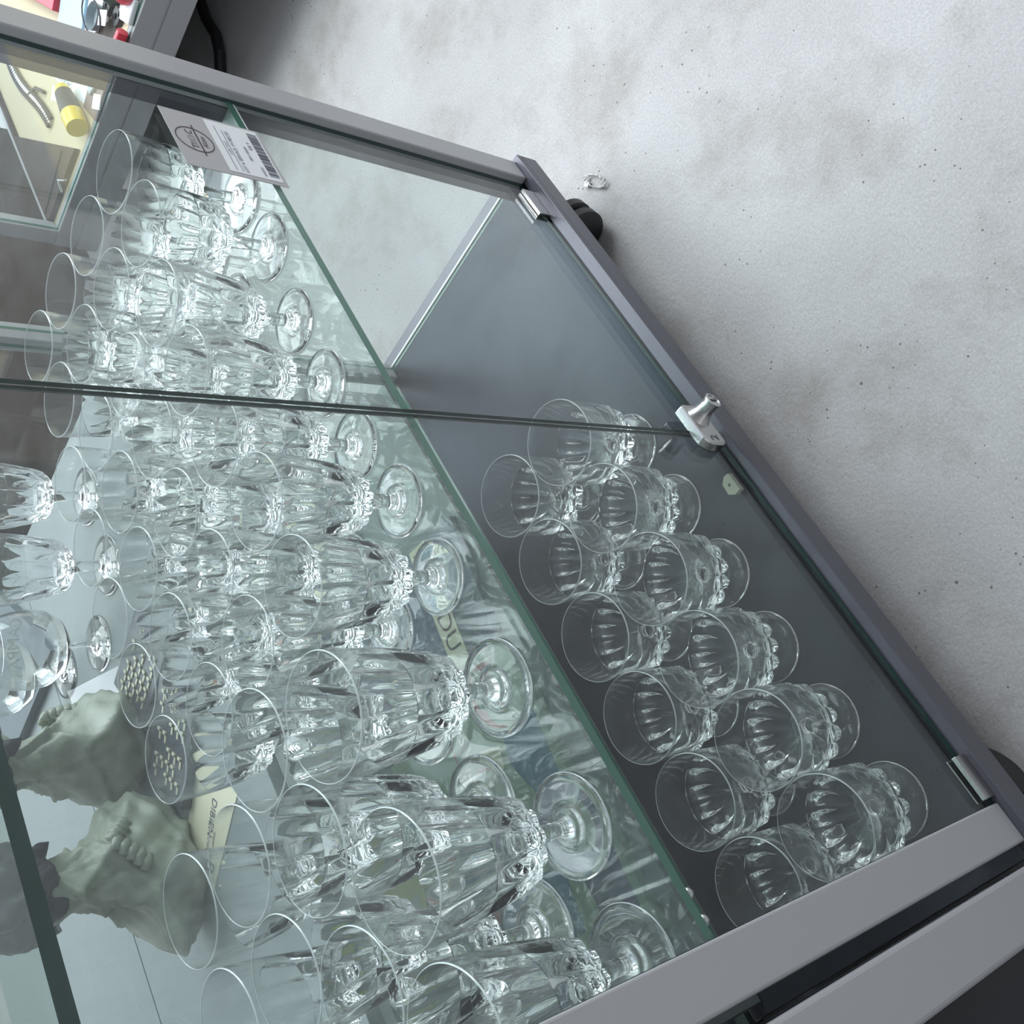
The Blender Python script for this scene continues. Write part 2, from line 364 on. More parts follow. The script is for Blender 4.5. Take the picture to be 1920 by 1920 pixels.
# shelf pegs and corner bracket are parts of the cabinet
for x in (0.085, 0.066):
    m = MB(); m.lathe([(0.0, -0.0045), (0.003, -0.0035), (0.0045, -0.001), (0.0045, 0.0018)], (x, 0.4925, ST - 0.0102), 16, cap0=True, cap1=True)
    build('shelf_peg', m, M_chrome, cab, O, smooth=True)
m = MB(); m.prism([(0.976, 0.4905), (0.9890, 0.537), (0.905, 0.4905)], ST - 0.0115, ST - 0.0084); m.prism([(0.9870, 0.506), (0.9895, 0.506), (0.9895, 0.540), (0.987, 0.540)], ST - 0.028, ST - 0.0084)
m.cyl((0.979, 0.512, ST - 0.013), (0.979, 0.512, ST - 0.0083), 0.004)
build('corner_bracket', m, M_paper, cab, O)

# ------------------------------------------------------------------ crystal glasses
def ribbed(prof, n_rib, seg, phase=0.0, cusp=True):
    """rings of (z, r, amp): outer surface with n_rib flutes"""
    N_ = n_rib * seg; v = []
    for z, r, a in prof:
        for k in range(N_):
            th = 2 * PI * k / N_
            q = abs(math.sin(n_rib * th / 2 + phase))
            v.append(((r - a + a * q ** 0.7 * 1.0) * math.cos(th), (r - a + a * q ** 0.7) * math.sin(th), z))
    f = [(i * N_ + k, i * N_ + (k + 1) % N_, (i + 1) * N_ + (k + 1) % N_, (i + 1) * N_ + k) for i in range(len(prof) - 1) for k in range(N_)]
    return v, f, N_
def make_glass(kind, name, n_rib, outer, inner, stem, foot, mtl, zc):
    root = bpy.data.objects.new(name, None); C.objects.link(root); root.empty_display_size = 0.02
    seg = 6
    prof = list(outer) + [(z, r, 0) for z, r in inner]
    v, f, N_ = ribbed(prof, n_rib, seg)
    k = len(v); v.append((0, 0, inner[-1][0] - 0.0003)); L_ = (len(prof) - 1) * N_
    f += [(L_ + i, L_ + (i + 1) % N_, k) for i in range(N_)]
    no = len(outer); mi = []
    for i in range(len(prof) - 1):
        za, zb_ = prof[i][0], prof[i + 1][0]
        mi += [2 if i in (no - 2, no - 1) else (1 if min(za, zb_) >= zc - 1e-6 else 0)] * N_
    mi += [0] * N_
    m = MB(); m.add(v, f, mi); b = build('bowl', m, [mtl, M_thin, M_rim_glint], root, smooth=True, fix=False)
    m = MB(); m.lathe([(r, z) for z, r in stem], n=24); build('stem', m, mtl, root, smooth=True, fix=False)
    m = MB(); m.lathe([(0.0001, foot[0][1])] + [(r, z) for r, z in foot], n=48); m.m = [1 if 48 * 3 <= q < 48 * 5 else 0 for q in range(len(m.f))]; build('foot', m, [mtl, M_rim_glint], root, smooth=True, fix=False)
    return root
def foot_prof(r, rs, zt):
    return [(r * 0.55, 0.0006), (r * 0.9, 0.0), (r * 0.985, 0.0004), (r, 0.0014), (r * 0.985, 0.0024), (r * 0.8, 0.0028), (r * 0.50, 0.0038), (r * 0.40, 0.0046), (r * 0.375, 0.0062), (r * 0.32, 0.0070), (r * 0.29, 0.0068), (max(r * 0.24, rs * 1.2), 0.0078), (rs * 1.1, zt * 0.95), (rs, zt)]
g_short = make_glass('a', 'wine_goblet', 14,
    [(0.0370, 0.0080, 0), (0.0380, 0.0190, 0.0015), (0.0400, 0.0330, 0.0060), (0.0445, 0.0425, 0.0080), (0.0520, 0.0462, 0.0078), (0.0610, 0.0470, 0.0056), (0.0700, 0.0472, 0.0030), (0.0780, 0.0474, 0.0011), (0.0860, 0.0476, 0.0), (0.105, 0.0480, 0), (0.1255, 0.0485, 0), (0.1268, 0.0481, 0)],
    [(0.1268, 0.04775), (0.1258, 0.04765), (0.105, 0.0473), (0.0860, 0.0468), (0.078, 0.0464), (0.070, 0.0440), (0.058, 0.0378), (0.050, 0.0285), (0.0465, 0.0140), (0.0455, 0.004)],
    [(0.0100, 0.0072), (0.0125, 0.0068), (0.0170, 0.0080), (0.0210, 0.0104), (0.0250, 0.0104), (0.0290, 0.0080), (0.0330, 0.0070), (0.0370, 0.0080)],
    foot_prof(0.0388, 0.0072, 0.0100), M_crys, 0.078)
def flute(name, H, R, rf, zb, mtl=None):
    k = H - zb
    A = [(zb, 0.0100, 0), (zb + 0.0025, 0.0165, 0.001), (zb + 0.006, 0.0245, 0.0035), (zb + 0.012, R * 0.70, 0.0050), (zb + 0.022, R * 0.77, 0.0046), (zb + k * 0.32, R * 0.83, 0.0038), (zb + k * 0.46, R * 0.89, 0.0026), (zb + k * 0.58, R * 0.93, 0.0014), (zb + k * 0.68, R * 0.955, 0.0004), (zb + k * 0.74, R * 0.965, 0), (H - 0.001, R, 0), (H, R * 0.99, 0)]
    B = [(H, R * 0.982), (H - 0.001, R - 0.0009), (zb + k * 0.74, R * 0.965 - 0.0009), (zb + k * 0.58, R * 0.915), (zb + k * 0.5, R * 0.865), (zb + k * 0.3, R * 0.75), (zb + 0.020, R * 0.60), (zb + 0.0125, R * 0.40), (zb + 0.0105, R * 0.1)]
    s_ = [(0.0100, 0.0070), (0.0130, 0.0064), (zb * 0.45, 0.0060), (zb * 0.70, 0.0066), (zb * 0.88, 0.0084), (zb, 0.0100)]
    return make_glass('f', name, 12, A, B, s_, foot_prof(rf, 0.0070, 0.0100), mtl or M_crys, zb + k * 0.57)
g_tall = flute('crystal_wine_glass', 0.1610, 0.0445, 0.0385, 0.045)
g_small = flute('crystal_wine_glass', 0.1390, 0.0378, 0.0322, 0.040)
g_coupe = make_glass('c', 'wine_goblet', 14,
    [(0.0480, 0.0090, 0), (0.0495, 0.0160, 0.0012), (0.0525, 0.0225, 0.0035), (0.0580, 0.0300, 0.0050), (0.0660, 0.0340, 0.0048), (0.0750, 0.0355, 0.0036), (0.0850, 0.0362, 0.0018), (0.0940, 0.0367, 0.0005), (0.1010, 0.0371, 0), (0.1200, 0.0381, 0), (0.1320, 0.0385, 0), (0.1330, 0.0381, 0)],
    [(0.1330, 0.0378), (0.1318, 0.0376), (0.1200, 0.0373), (0.1010, 0.0362), (0.0940, 0.0356), (0.082, 0.0335), (0.070, 0.0275), (0.0625, 0.0190), (0.0595, 0.0100), (0.0588, 0.003)],
    [(0.0100, 0.0064), (0.0150, 0.0058), (0.0260, 0.0058), (0.0380, 0.0066), (0.0480, 0.0090)],
    foot_prof(0.0345, 0.0064, 0.0100), M_crys, 0.093)
used = set()
def put(proto, at, label, cat, group, rz=None):
    if proto.name not in used: used.add(proto.name); o = proto
    else:
        o = proto.copy(); C.objects.link(o)
        for ch in proto.children:
            c = ch.copy(); C.objects.link(c); c.parent = o
    place(o, at, random.uniform(0, 2 * PI) if rz is None else rz)
    return tag(o, label, cat, group)
ordn = ['first', 'second', 'third', 'fourth', 'fifth', 'sixth', 'seventh', 'eighth', 'ninth', 'tenth']
GG = 'short fluted goblets on the dark base board'
front = [(0.5911, 0.5790), (0.4940, 0.5785), (0.3968, 0.5775), (0.2995, 0.5820), (0.2020, 0.5756), (0.1045, 0.5670)]
back = [(0.598, 0.6773), (0.4993, 0.677), (0.3957, 0.6781), (0.2960, 0.6830), (0.1943, 0.6781), (0.0950, 0.6670)]
fl_lab = ['short clear goblet crossed by the vertical green door edge, beside the lock',
          'short goblet on the dark base, front row, second from the lock',
          'short goblet on the dark base, front row, third from the lock',
          'short goblet on the dark base, front row, fourth from the lock',
          'short goblet on the dark base, front row, next to last before the wide grey post',
          'short goblet on the dark base, front row, in the corner against the wide grey post']
bl_lab = ['short goblet on the dark base, back row, at the end nearest the bare board',
          'short goblet on the dark base, back row, second from the bare end',
          'short goblet on the dark base, back row, third from the bare end',
          'short goblet on the dark base, back row, fourth from the bare end',
          'short goblet on the dark base, back row, next to last, left of the corner goblet',
          'short goblet on the dark base, back row, partly cut off by the wide grey post']
for (x, y), lb in zip(front, fl_lab): put(g_short, (x, y, -1.0), lb, 'glass', GG)
for (x, y), lb in zip(back, bl_lab): put(g_short, (x, y, -1.0), lb, 'glass', GG)
# glass shelf: tall glasses near the wide post, smaller ones in the middle, goblets at the far end
GT = 'tall cut crystal wine glasses on the glass shelf'; GS = 'smaller cut crystal wine glasses on the glass shelf'; GC = 'small goblets at the far end of the glass shelf'
rown = ['front row', 'second row', 'third row', 'back row']
tall = {0: [(0.0700, 0.5540), (0.1671, 0.5453), (0.2850, 0.5445)], 1: [(0.1270, 0.6260), (0.2260, 0.6180), (0.3145, 0.6340)], 2: [(0.0780, 0.7040), (0.1720, 0.7030), (0.2620, 0.7090)], 3: [(0.0830, 0.7970), (0.1750, 0.8010), (0.2700, 0.8005)]}
small = {0: [(0.3926, 0.5441), (0.4720, 0.5420), (0.5490, 0.5560), (0.6250, 0.5530), (0.7050, 0.5500)],
         1: [(0.3978, 0.6230), (0.4730, 0.6340), (0.5490, 0.6450), (0.6270, 0.6330), (0.7030, 0.6340)],
         2: [(0.3930, 0.7060), (0.4760, 0.7220), (0.5570, 0.7310), (0.6330, 0.7140), (0.7100, 0.7150)],
         3: [(0.4020, 0.7980), (0.4805, 0.8020), (0.5590, 0.8070), (0.6360, 0.7980), (0.7130, 0.7930)]}
coup = {0: [(0.7930, 0.5330), (0.8720, 0.5360)], 1: [(0.7960, 0.6120), (0.8760, 0.6140)], 2: [(0.8050, 0.6900), (0.8850, 0.6920)], 3: [(0.8060, 0.7680), (0.8860, 0.7700)]}
for r in range(4):
    for i, (x, y) in enumerate(tall[r]):
        put(g_tall, (x, y, ST), f'tall crystal glass on shelf, {rown[r]}, {ordn[i]} from wide grey post', 'glass', GT)
    for i, (x, y) in enumerate(small[r]):
        put(g_small, (x, y, ST), f'smaller crystal glass on shelf, {rown[r]}, {ordn[i]} past the tall ones', 'glass', GS)
    for i, (x, y) in enumerate(coup[r]):
        put(g_coupe, (x, y, ST), f'goblet at label end of shelf, {rown[r]}, ' + ('inner of pair' if i == 0 else 'outer of pair'), 'glass', GC)

# ------------------------------------------------------------------ swing label at the end of the shelf
lab = thing('price_label', 'grey shop label with a circled name and a white barcode sticker, at the shelf end', 'label', (0.878, 0.4868, -0.583))
m = MB(); m.box(-0.046, 0.046, -0.0003, 0.0003, 0.0, 0.108); card = build('card', m, M_card, lab)
m = MB(); m.box(-0.040, 0.043, -0.0006, -0.00035, 0.004, 0.062); stk = build('sticker', m, M_paper, lab)
bars = MB(); x = -0.034; rr = random.Random(3)
while x < 0.036:
    wd = rr.choice((0.0006, 0.0009, 0.0014)); bars.box(x, x + wd, -0.0009, -0.00065, 0.006, 0.017); x += wd + rr.choice((0.0006, 0.001, 0.0016))
bars.box(-0.037, 0.030, -0.0009, -0.00065, 0.0470, 0.0474); bars.box(-0.037, 0.034, -0.0009, -0.00065, 0.0535, 0.0539)
bo = build('barcode', bars, M_inkb, stk)
Y = -0.00095 * S
extra = []
for txt, sz, xx, zz, mt in (('LOT 6 SERVICE 19 PIECES', 0.0049, -0.037, 0.0405, M_inkb), ('13 EN TOUT', 0.0034, -0.012, 0.0487, M_inkb), ('0001-00004', 0.0040, -0.014, 0.0275, M_inkb), ('EAJ 4', 0.0048, 0.006, 0.0205, M_inkb), ('0000000', 0.0034, -0.036, 0.0205, M_inkb)):
    extra.append(flat_text(txt, sz, mt, 'print', None, (xx * S, Y, zz * S), (PI / 2, 0, 0)))
join_into(bo, extra); bo.name = 'print'
lg = MB(); n = 40
for k in range(n):
    a0, a1 = 2 * PI * k / n, 2 * PI * (k + 1) / n
    for ri, ro in ((0.0185, 0.0194),):
        v = []
        for yy in (-0.0007, -0.0004):
            v += [(ri * math.cos(a0), yy, 0.085 + ri * math.sin(a0)), (ro * math.cos(a0), yy, 0.085 + ro * math.sin(a0)), (ro * math.cos(a1), yy, 0.085 + ro * math.sin(a1)), (ri * math.cos(a1), yy, 0.085 + ri * math.sin(a1))]
        lg.add(v, [(0, 1, 2, 3), (7, 6, 5, 4), (0, 4, 5, 1), (2, 6, 7, 3), (1, 5, 6, 2), (0, 3, 7, 4)])
lg.box(-0.024, 0.024, -0.0008, -0.0005, 0.0805, 0.0817)
lo = build('logo', lg, M_ink, card)
join_into(lo, [flat_text('T', 0.0085, M_ink, 'p', None, (-0.0150 * S, -0.0008 * S, 0.0845 * S), (PI / 2, 0, 0)), flat_text('RO', 0.0085, M_inkg, 'p', None, (-0.0085 * S, -0.0008 * S, 0.0845 * S), (PI / 2, 0, 0)), flat_text('C', 0.0085, M_ink, 'p', None, (0.0075 * S, -0.0008 * S, 0.0845 * S), (PI / 2, 0, 0)),
               flat_text('Alizes', 0.0062, M_ink, 'p', None, (-0.0105 * S, -0.0008 * S, 0.0735 * S), (PI / 2, 0, 0), shear=0.3)])
lab.rotation_euler = (0.0, 0, 0.0)

# ------------------------------------------------------------------ bits on the floor
m = MB(); 
for k in range(7):
    a = k * 0.9; m.tube([(0.012 * math.cos(a + t * 0.35) * (1 + 0.2 * t), 0.008 * math.sin(a + t * 0.4), 0.001 + 0.004 * abs(math.sin(t * 0.8 + k))) for t in range(6)], 0.0009, 6)
m.box(0.008, 0.016, 0.004, 0.011, 0.0, 0.005)
place(tag(build('fluff', m, M_gasket), 'small tuft of pale fluff on the concrete beside the castor', 'litter'), (0.975, 0.452, FL), 0.4)
place(tag(build('cable', (lambda q: (q.tube([(2.185, 0.82, 0.012), (2.165, 0.87, 0.012), (2.09, 0.885, 0.012), (2.03, 0.885, 0.012), (1.99, 0.90, 0.012), (1.95, 0.93, 0.012), (1.90, 0.99, 0.012), (1.85, 1.1, 0.012)], 0.0115, 10), q)[1])(MB()), M_black, org=(-2.0, -0.9, 0)), 'black cable lying on the floor in the shade of the next case', 'cable'), (2.0, 0.9, FL))

# ------------------------------------------------------------------ display case to the right
K = 1.652
rc = thing('display_case', 'low grey display case on the far side of the gap, holding small trinkets', 'display case', (1.9, 0.6, FL))
OR = (-1.9, -0.6, -FL)
m = MB(); m.box(1.9, 3.2, -0.3, 1.37, -0.975, -0.929); m.box(1.9, 3.2, -0.3, 1.37, -0.926, -0.8842); m.box(1.902, 3.19, -0.29, 1.36, -0.93, -0.925)
build('base', m, M_alu, rc, OR, bevel=0.002)
m = MB(); m.box(2.21, 3.15, -0.25, 1.32, FL, -0.975); build('light_blocker', m, M_black, rc, OR)  # unseen block added to keep light off the floor under the case
m = MB(); m.box(1.925, 3.18, -0.28, 1.345, -0.8842, -0.8838); 
M_tan = pbr('tan_felt', (0.56, 0.48, 0.32), 0.7, bump=0.1, scale=500, var=0.05)
build('lining', m, M_tan, rc, OR)
m = MB(); m.box(1.902, 1.935, 1.335, 1.368, -0.8842, 0.0); build('post', m, M_alu, rc, OR, bevel=0.002)
m = MB(); m.box(1.908, 1.914, -0.28, 1.334, -0.8838, 0.0, 0, 1, 'x'); build('side_panel', m, [M_pane, M_edge], rc, OR)
for yy in (-0.2, 1.3):
    for xx in (2.0, 3.1):
        m = MB(); m.cyl((xx, yy, FL), (xx, yy, -0.975), 0.03); build('leg', m, M_black, rc, OR)
def on_case(x, y, dz=0.0): return (x * K, y * K, -0.8838 + dz)
M_brown = pbr('brown_leather', (0.060, 0.042, 0.034), 0.6, bump=0.2, scale=60, var=0.15, spec=0.1)
M_red = pbr('red_plastic', (0.62, 0.03, 0.06), 0.35); M_blue = pbr('pale_blue_plastic', (0.32, 0.50, 0.66), 0.35, var=0.1, scale=20)
M_yel = pbr('yellow_plastic', (0.70, 0.52, 0.03), 0.3); M_gry = pbr('grey_plastic', (0.28, 0.33, 0.36), 0.3); M_dk = pbr('dark_metal', (0.03, 0.03, 0.033), 0.5, 0.0, spec=0.2)
M_silv = pbr('silver', (0.7, 0.7, 0.7), 0.2, 1.0)
def box_thing(name, label, cat, at, sx, sy, sz, rz, mt, bev=0.003):
    m = MB(); m.box(-sx / 2, sx / 2, -sy / 2, sy / 2, 0, sz)
    return tag(place(build(name, m, mt, bevel=bev), at, rz), label, cat)
# brown leather folder lying at the rear corner
bc = thing('leather_folder', 'dark brown leather folder lying flat past the tan felt', 'folder', (2.0, 1.3, -0.8838))
fp = [(1.172 * K - 2.0, 0.700 * K - 1.3), (1.350 * K - 2.0, 0.8085 * K - 1.3), (1.60 * K - 2.0, 0.8085 * K - 1.3), (1.60 * K - 2.0, 0.812 * K - 1.3), (1.172 * K - 2.0, 0.812 * K - 1.3)]
m = MB(); m.prism(fp, 0, 0.012); build('cover', m, M_brown, bc)
m = MB(); m.tube([(1.20 * K - 2.0, 0.724 * K - 1.3, 0.013), (1.185 * K - 2.0, 0.808 * K - 1.3, 0.013)], 0.002, 6); build('crease', m, M_dk, bc)
m = MB(); m.tube([(1.163 * K - 2.0, 0.74 * K - 1.3, 0.013), (1.175 * K - 2.0, 0.75 * K - 1.3, 0.018), (1.163 * K - 2.0, 0.758 * K - 1.3, 0.013)], 0.003, 6); build('clasp', m, M_silv, bc)

# chain
def chain_curve(t): return (2.433 + (2.096 - 2.433) * t, 1.247 + (1.217 - 1.247) * t + 0.012 * math.sin(t * 5), -0.8838 + 0.0062)
ch = thing('chain_bracelet', 'dark silver chain bracelet stretched over the tan felt', 'bracelet', (2.26, 1.232, -0.8838))
m = MB(); cpos = [Vector(chain_curve(i / 34)) - Vector((2.26, 1.232, -0.8838)) for i in range(35)]
for i, p in enumerate(cpos):
    r_ = 0.0040 + 0.0028 * math.sin(PI * i / 34)
    m.lathe([(0.001, -0.0035), (r_, -0.002), (r_, 0.002), (0.001, 0.0035)], p, 10)
build('links', m, M_silv, ch, smooth=True)
m = MB(); m.tube([p + Vector((0.0, -0.010, -0.001)) for p in cpos], 0.0042, 6); m.tube([p + Vector((0.0, 0.010, -0.001)) for p in cpos[2:]], 0.0042, 6)
m.tube([cpos[20], cpos[20] + Vector((-0.02, -0.03, 0)), cpos[20] + Vector((-0.065, -0.05, -0.001))], 0.004, 6)
build('strap', m, M_dk, ch)
# printed card, phone, wallet, yellow capped bottle, stickers
pc = box_thing('printed_card', 'white printed card lying on the tan felt beside the chain', 'card', on_case(1.275, 0.655), 0.26, 0.075, 0.002, 0.30, M_paper, 0)
ex = []
for k in range(5): ex.append(flat_text('CARTES ET TIMBRES', 0.012, M_inkb, 'p', None, ((-0.04) * S, (0.022 - k * 0.012) * S, 0.0024 * S), (0, 0, 0)))
join_into(pc, ex)
box_thing('grey_phone', 'small light grey phone with a white price sticker', 'phone', on_case(1.185, 0.600), 0.10, 0.05, 0.014, 1.2, M_gry)
wl = box_thing('wallet', 'dark reddish brown wallet against the case rail', 'wallet', on_case(1.178, 0.622, 0.0), 0.075, 0.10, 0.008, 0.2, pbr('maroon_leather', (0.09, 0.04, 0.04), 0.4, bump=0.2, scale=60))
wl2 = box_thing('wallet', 'dark brown wallet under the grey phone, nearer the grey post', 'wallet', on_case(1.205, 0.575, 0.0), 0.12, 0.06, 0.007, 0.9, M_brown)
for p, lb in (((1.238, 0.672, 0.034), 'white price sticker on the yellow capped bottle'), ((1.208, 0.606, 0.015), 'white price sticker lying on the grey phone'), ((1.162, 0.628, 0.009), 'white price sticker on the maroon wallet'), ((1.205, 0.548, 0.02), 'white price sticker among the toys beyond the post')):
    tag(place(build('price_sticker', (lambda q: (q.box(-0.018, 0.018, -0.014, 0.014, 0, 0.0015), q)[1])(MB()), M_paper), on_case(*p), 0.5), lb, 'sticker', 'small price stickers in the display case')
bt = thing('glue_bottle', 'small yellow and black bottle with a yellow cap lying on the felt', 'bottle', on_case(1.205, 0.668, 0.023), rz=-0.05)
m = MB(); m.cyl((0.045, 0, 0), (-0.02, 0, 0), 0.017, 0.021, 24); build('body', m, M_dk, bt, auto=True)
m = MB(); m.cyl((-0.021, 0, 0), (-0.062, 0, 0), 0.022, 0.021, 24); build('cap', m, M_yel, bt, auto=True)
m = MB(); m.cyl((0.046, 0, 0), (0.062, 0, 0), 0.017, 0.014, 24); build('base', m, M_yel, bt, auto=True)
# trinkets beyond the post
box_thing('red_folder', 'bright red folder at the top left corner beyond the post', 'folder', on_case(1.44, 0.625), 0.30, 0.10, 0.02, 0.35, M_red)
box_thing('blue_pouch', 'pale blue plastic pouch beside the red folder', 'pouch', on_case(1.31, 0.585), 0.13, 0.14, 0.012, 0.5, M_blue)
bk = box_thing('comic_book', 'white and black comic booklet between the blue pouch and black toy', 'booklet', on_case(1.255, 0.548), 0.11, 0.14, 0.006, 0.55, M_paper)
join_into(bk, [flat_text('NO 12', 0.03, M_inkb, 'p', None, (-0.03, 0.02, 0.0052), (0, 0, 0.2))])
def figure(at, label, cm, rz):
    t = thing('toy_figure', label, 'toy', at, rz=rz)
    m = MB(); m.lathe([(0.001, 0), (0.022, 0.003), (0.026, 0.02), (0.018, 0.04), (0.008, 0.045)], n=16, cap0=True); build('body', m, cm, t, smooth=True)
    m = MB(); m.lathe([(0.001, 0.044), (0.015, 0.05), (0.019, 0.062), (0.014, 0.074), (0.001, 0.079)], n=16); build('head', m, cm, t, smooth=True)
figure(on_case(1.205, 0.515), 'dark green toy figure in the display case, next to the white booklet', pbr('dark_green', (0.02, 0.05, 0.04), 0.4), 0)
figure(on_case(1.178, 0.498), 'red toy figure in the display case, near the rail', M_red, 0.5)
for i, (x, y, lb) in enumerate(((1.190, 0.535, 'black round toy ring in the case, beside the red figure'), (1.222, 0.540, 'black round toy ring in the case, beside the booklet'))):
    m = MB(); m.lathe([(0.006, 0.0), (0.017, 0.0), (0.019, 0.004), (0.017, 0.010), (0.006, 0.010), (0.006, 0.0)], n=20); tag(place(build('toy_ring', m, M_black, auto=True), on_case(x, y, 0.0)), lb, 'toy')
m = MB(); m.tube([(0.0, 0.0, 0.012), (0.10, -0.004, 0.012)], 0.011, 12); m.tube([(0.10, -0.004, 0.012), (0.125, -0.005, 0.012)], [0.009, 0.002], 12)
tag(place(build('red_pen', m, M_red, auto=True), on_case(1.158, 0.535, 0.0), 1.55), 'thick red marker pen lying along the case rail', 'pen')
m = MB(); m.prism([(-0.03, -0.02), (0.03, -0.02), (0.035, 0.02), (-0.02, 0.025)], 0, 0.01); tag(place(build('white_toy_part', m, M_paper, bevel=0.003), on_case(1.172, 0.515, 0), 0.4), 'small white plastic toy piece beside the red pen', 'toy')
gt = thing('glass_tray', 'clear dish with a wire rim in front of the dark wallet', 'dish', on_case(1.232, 0.562, 0.008))
m = MB(); m.tube([(0.055 * math.cos(a * PI / 8), 0.028 * math.sin(a * PI / 8), 0.015) for a in range(17)], 0.0016, 6); build('rim', m, M_dk, gt)
m = MB(); m.lathe([(0.001, 0.0), (0.024, 0.0), (0.027, 0.014)], n=24); build('dish', m, M_gry, gt)

# ------------------------------------------------------------------ rear display unit
rd = thing('rear_display_table', 'pale board display unit behind the cabinet, carrying figurines and glasses', 'display table', (0.5, 1.2, FL))
OB = (-0.5, -1.2, -FL); RT = -0.572
m = MB(); m.box(-0.2, 1.0, 0.885, 1.2775, RT - 0.016, RT); m.box(-0.2, 1.0, 1.2795, 1.75, RT - 0.016, RT)
build('table_top', m, M_white, rd, OB, bevel=0.001)
M_floorboard = pbr('grey_green_board', (0.13, 0.17, 0.155), 0.5, var=0.15, scale=12)
m = MB(); m.box(-0.2, 1.0, 0.875, 1.75, -1.03, -1.006); build('lower_board', m, M_floorboard, rd, OB)
for x in (-0.185, 0.978):
    for y in (0.90, 1.73):
        m = MB(); m.box(x - 0.012, x + 0.012, y - 0.012, y + 0.012, FL, RT - 0.016 if y < 1 else RT - .016); build('leg', m, M_alu, rd, OB)
# board games and books below
def book(name, label, at, sx, sy, sz, rz, cm, title=None, tm=None, tsz=0.03, pics=(), cat='book', tl=None):
    t = thing(name, label, cat, at, rz=rz)
    m = MB(); m.box(-sx / 2, sx / 2, -sy / 2, sy / 2, 0, sz); cv = build('cover', m, cm, t, bevel=0.001)
    if pics:
        for pts, pm in pics:
            m = MB(); m.prism(pts, sz + 0.0002, sz + 0.0010); build('picture', m, pm, t)
    if title:
        if tl:
            m = MB(); m.box(tl[0], tl[1], tl[2], tl[3], sz + 0.0011, sz + 0.0016); build('title_band', m, M_cream, t)
            flat_text(title, tsz, tm, 'title', t, ((tl[1] - 0.006) * S, (tl[3] - 0.007) * S, (sz + 0.0018) * S), (0, 0, PI))
        else: flat_text(title, tsz, tm, 'title', t, (sx * 0.35 * S, 0, (sz + 0.0018) * S), (0, 0, PI))
    return t
M_cream = pbr('cream_paper', (0.66, 0.63, 0.46), 0.6)
M_sage = pbr('sage_cover', (0.19, 0.29, 0.19), 0.5, var=0.08, scale=15); M_teal = pbr('teal_print', (0.02, 0.15, 0.20), 0.5, var=0.2, scale=30)
M_rust = pbr('rust_print', (0.30, 0.09, 0.05), 0.5, var=0.2, scale=40); M_olive = pbr('olive_cover', (0.24, 0.30, 0.02), 0.5, var=0.2, scale=14)
M_navy = pbr('navy_print', (0.06, 0.09, 0.14), 0.5, var=0.3, scale=25); M_slate = pbr('slate_cover', (0.10, 0.13, 0.15), 0.5, var=0.2, scale=18)
book('picture_book', 'blue grey comic album with a cream title band, under the glass shelf', (0.665, 1.045, -1.006), 0.20, 0.30, 0.012, -0.16, M_slate, 'KINGDU', M_ink, 0.034, [([(-0.10, -0.06), (0.03, -0.05), (0.05, 0.04), (-0.07, 0.05)], M_navy), ([(0.0, -0.13), (0.09, -0.12), (0.08, -0.08), (0.01, -0.09)], M_teal)], tl=(-0.098, 0.098, -0.085, -0.045))
book('board_game', 'sage green game box with red rule lines and a picture of a figure', (0.445, 1.070, -1.006), 0.19, 0.33, 0.016, -0.10, M_sage, 'LES VIVANTS', M_cream, 0.020, [([(-0.09, -0.15), (0.02, -0.155), (0.03, -0.09), (-0.03, -0.075), (-0.085, -0.10)], M_teal), ([(0.02, -0.15), (0.06, -0.14), (0.055, -0.10), (0.03, -0.095)], M_rust), ([(-0.098, 0.02), (0.098, 0.02), (0.098, 0.023), (-0.098, 0.023)], M_rust), ([(-0.03, -0.06), (0.0, -0.07), (0.01, -0.03), (-0.02, -0.02)], M_cream)], cat='game box')
book('board_game', 'darker green game box with a blue patch, nearest the wide grey post', (0.235, 1.065, -1.006), 0.18, 0.33, 0.014, -0.08, M_sage, 'LE GRAND JEU', M_navy, 0.018, [([(-0.09, -0.15), (0.09, -0.155), (0.085, -0.08), (-0.085, -0.09)], M_navy), ([(-0.05, -0.05), (0.03, -0.06), (0.05, 0.04), (-0.04, 0.05)], M_teal), ([(0.02, 0.06), (0.08, 0.05), (0.07, 0.13), (0.01, 0.12)], M_rust)], cat='game box')
book('picture_book', 'olive green album lying at the far edge of the lower board', (0.315, 1.345, -1.006), 0.24, 0.16, 0.02, 0.05, M_olive, None, None, 0, [([(-0.04, -0.05), (0.05, -0.06), (0.04, 0.03), (-0.02, 0.04)], M_sage)])
book('picture_book', 'grey green album with faint lines, below the middle of the shelf', (0.86, 1.20, -1.006), 0.22, 0.26, 0.012, 0.1, M_slate, None, None, 0, [([(-0.07, -0.08), (0.06, -0.09), (0.07, 0.0), (-0.05, 0.02)], M_cream), ([(-0.06, 0.04), (0.07, 0.03), (0.06, 0.10), (-0.05, 0.1)], M_rust)])
book('picture_book', 'pale album beside the olive one on the lower board', (0.585, 1.40, -1.006), 0.26, 0.22, 0.012, -0.1, M_white)
book('picture_book', 'dark album next to the wide post end of the lower board', (0.05, 1.04, -1.006), 0.14, 0.30, 0.012, -0.05, M_slate, None, None, 0, [([(-0.05, -0.12), (0.05, -0.11), (0.06, -0.04), (-0.04, -0.05)], M_navy)])

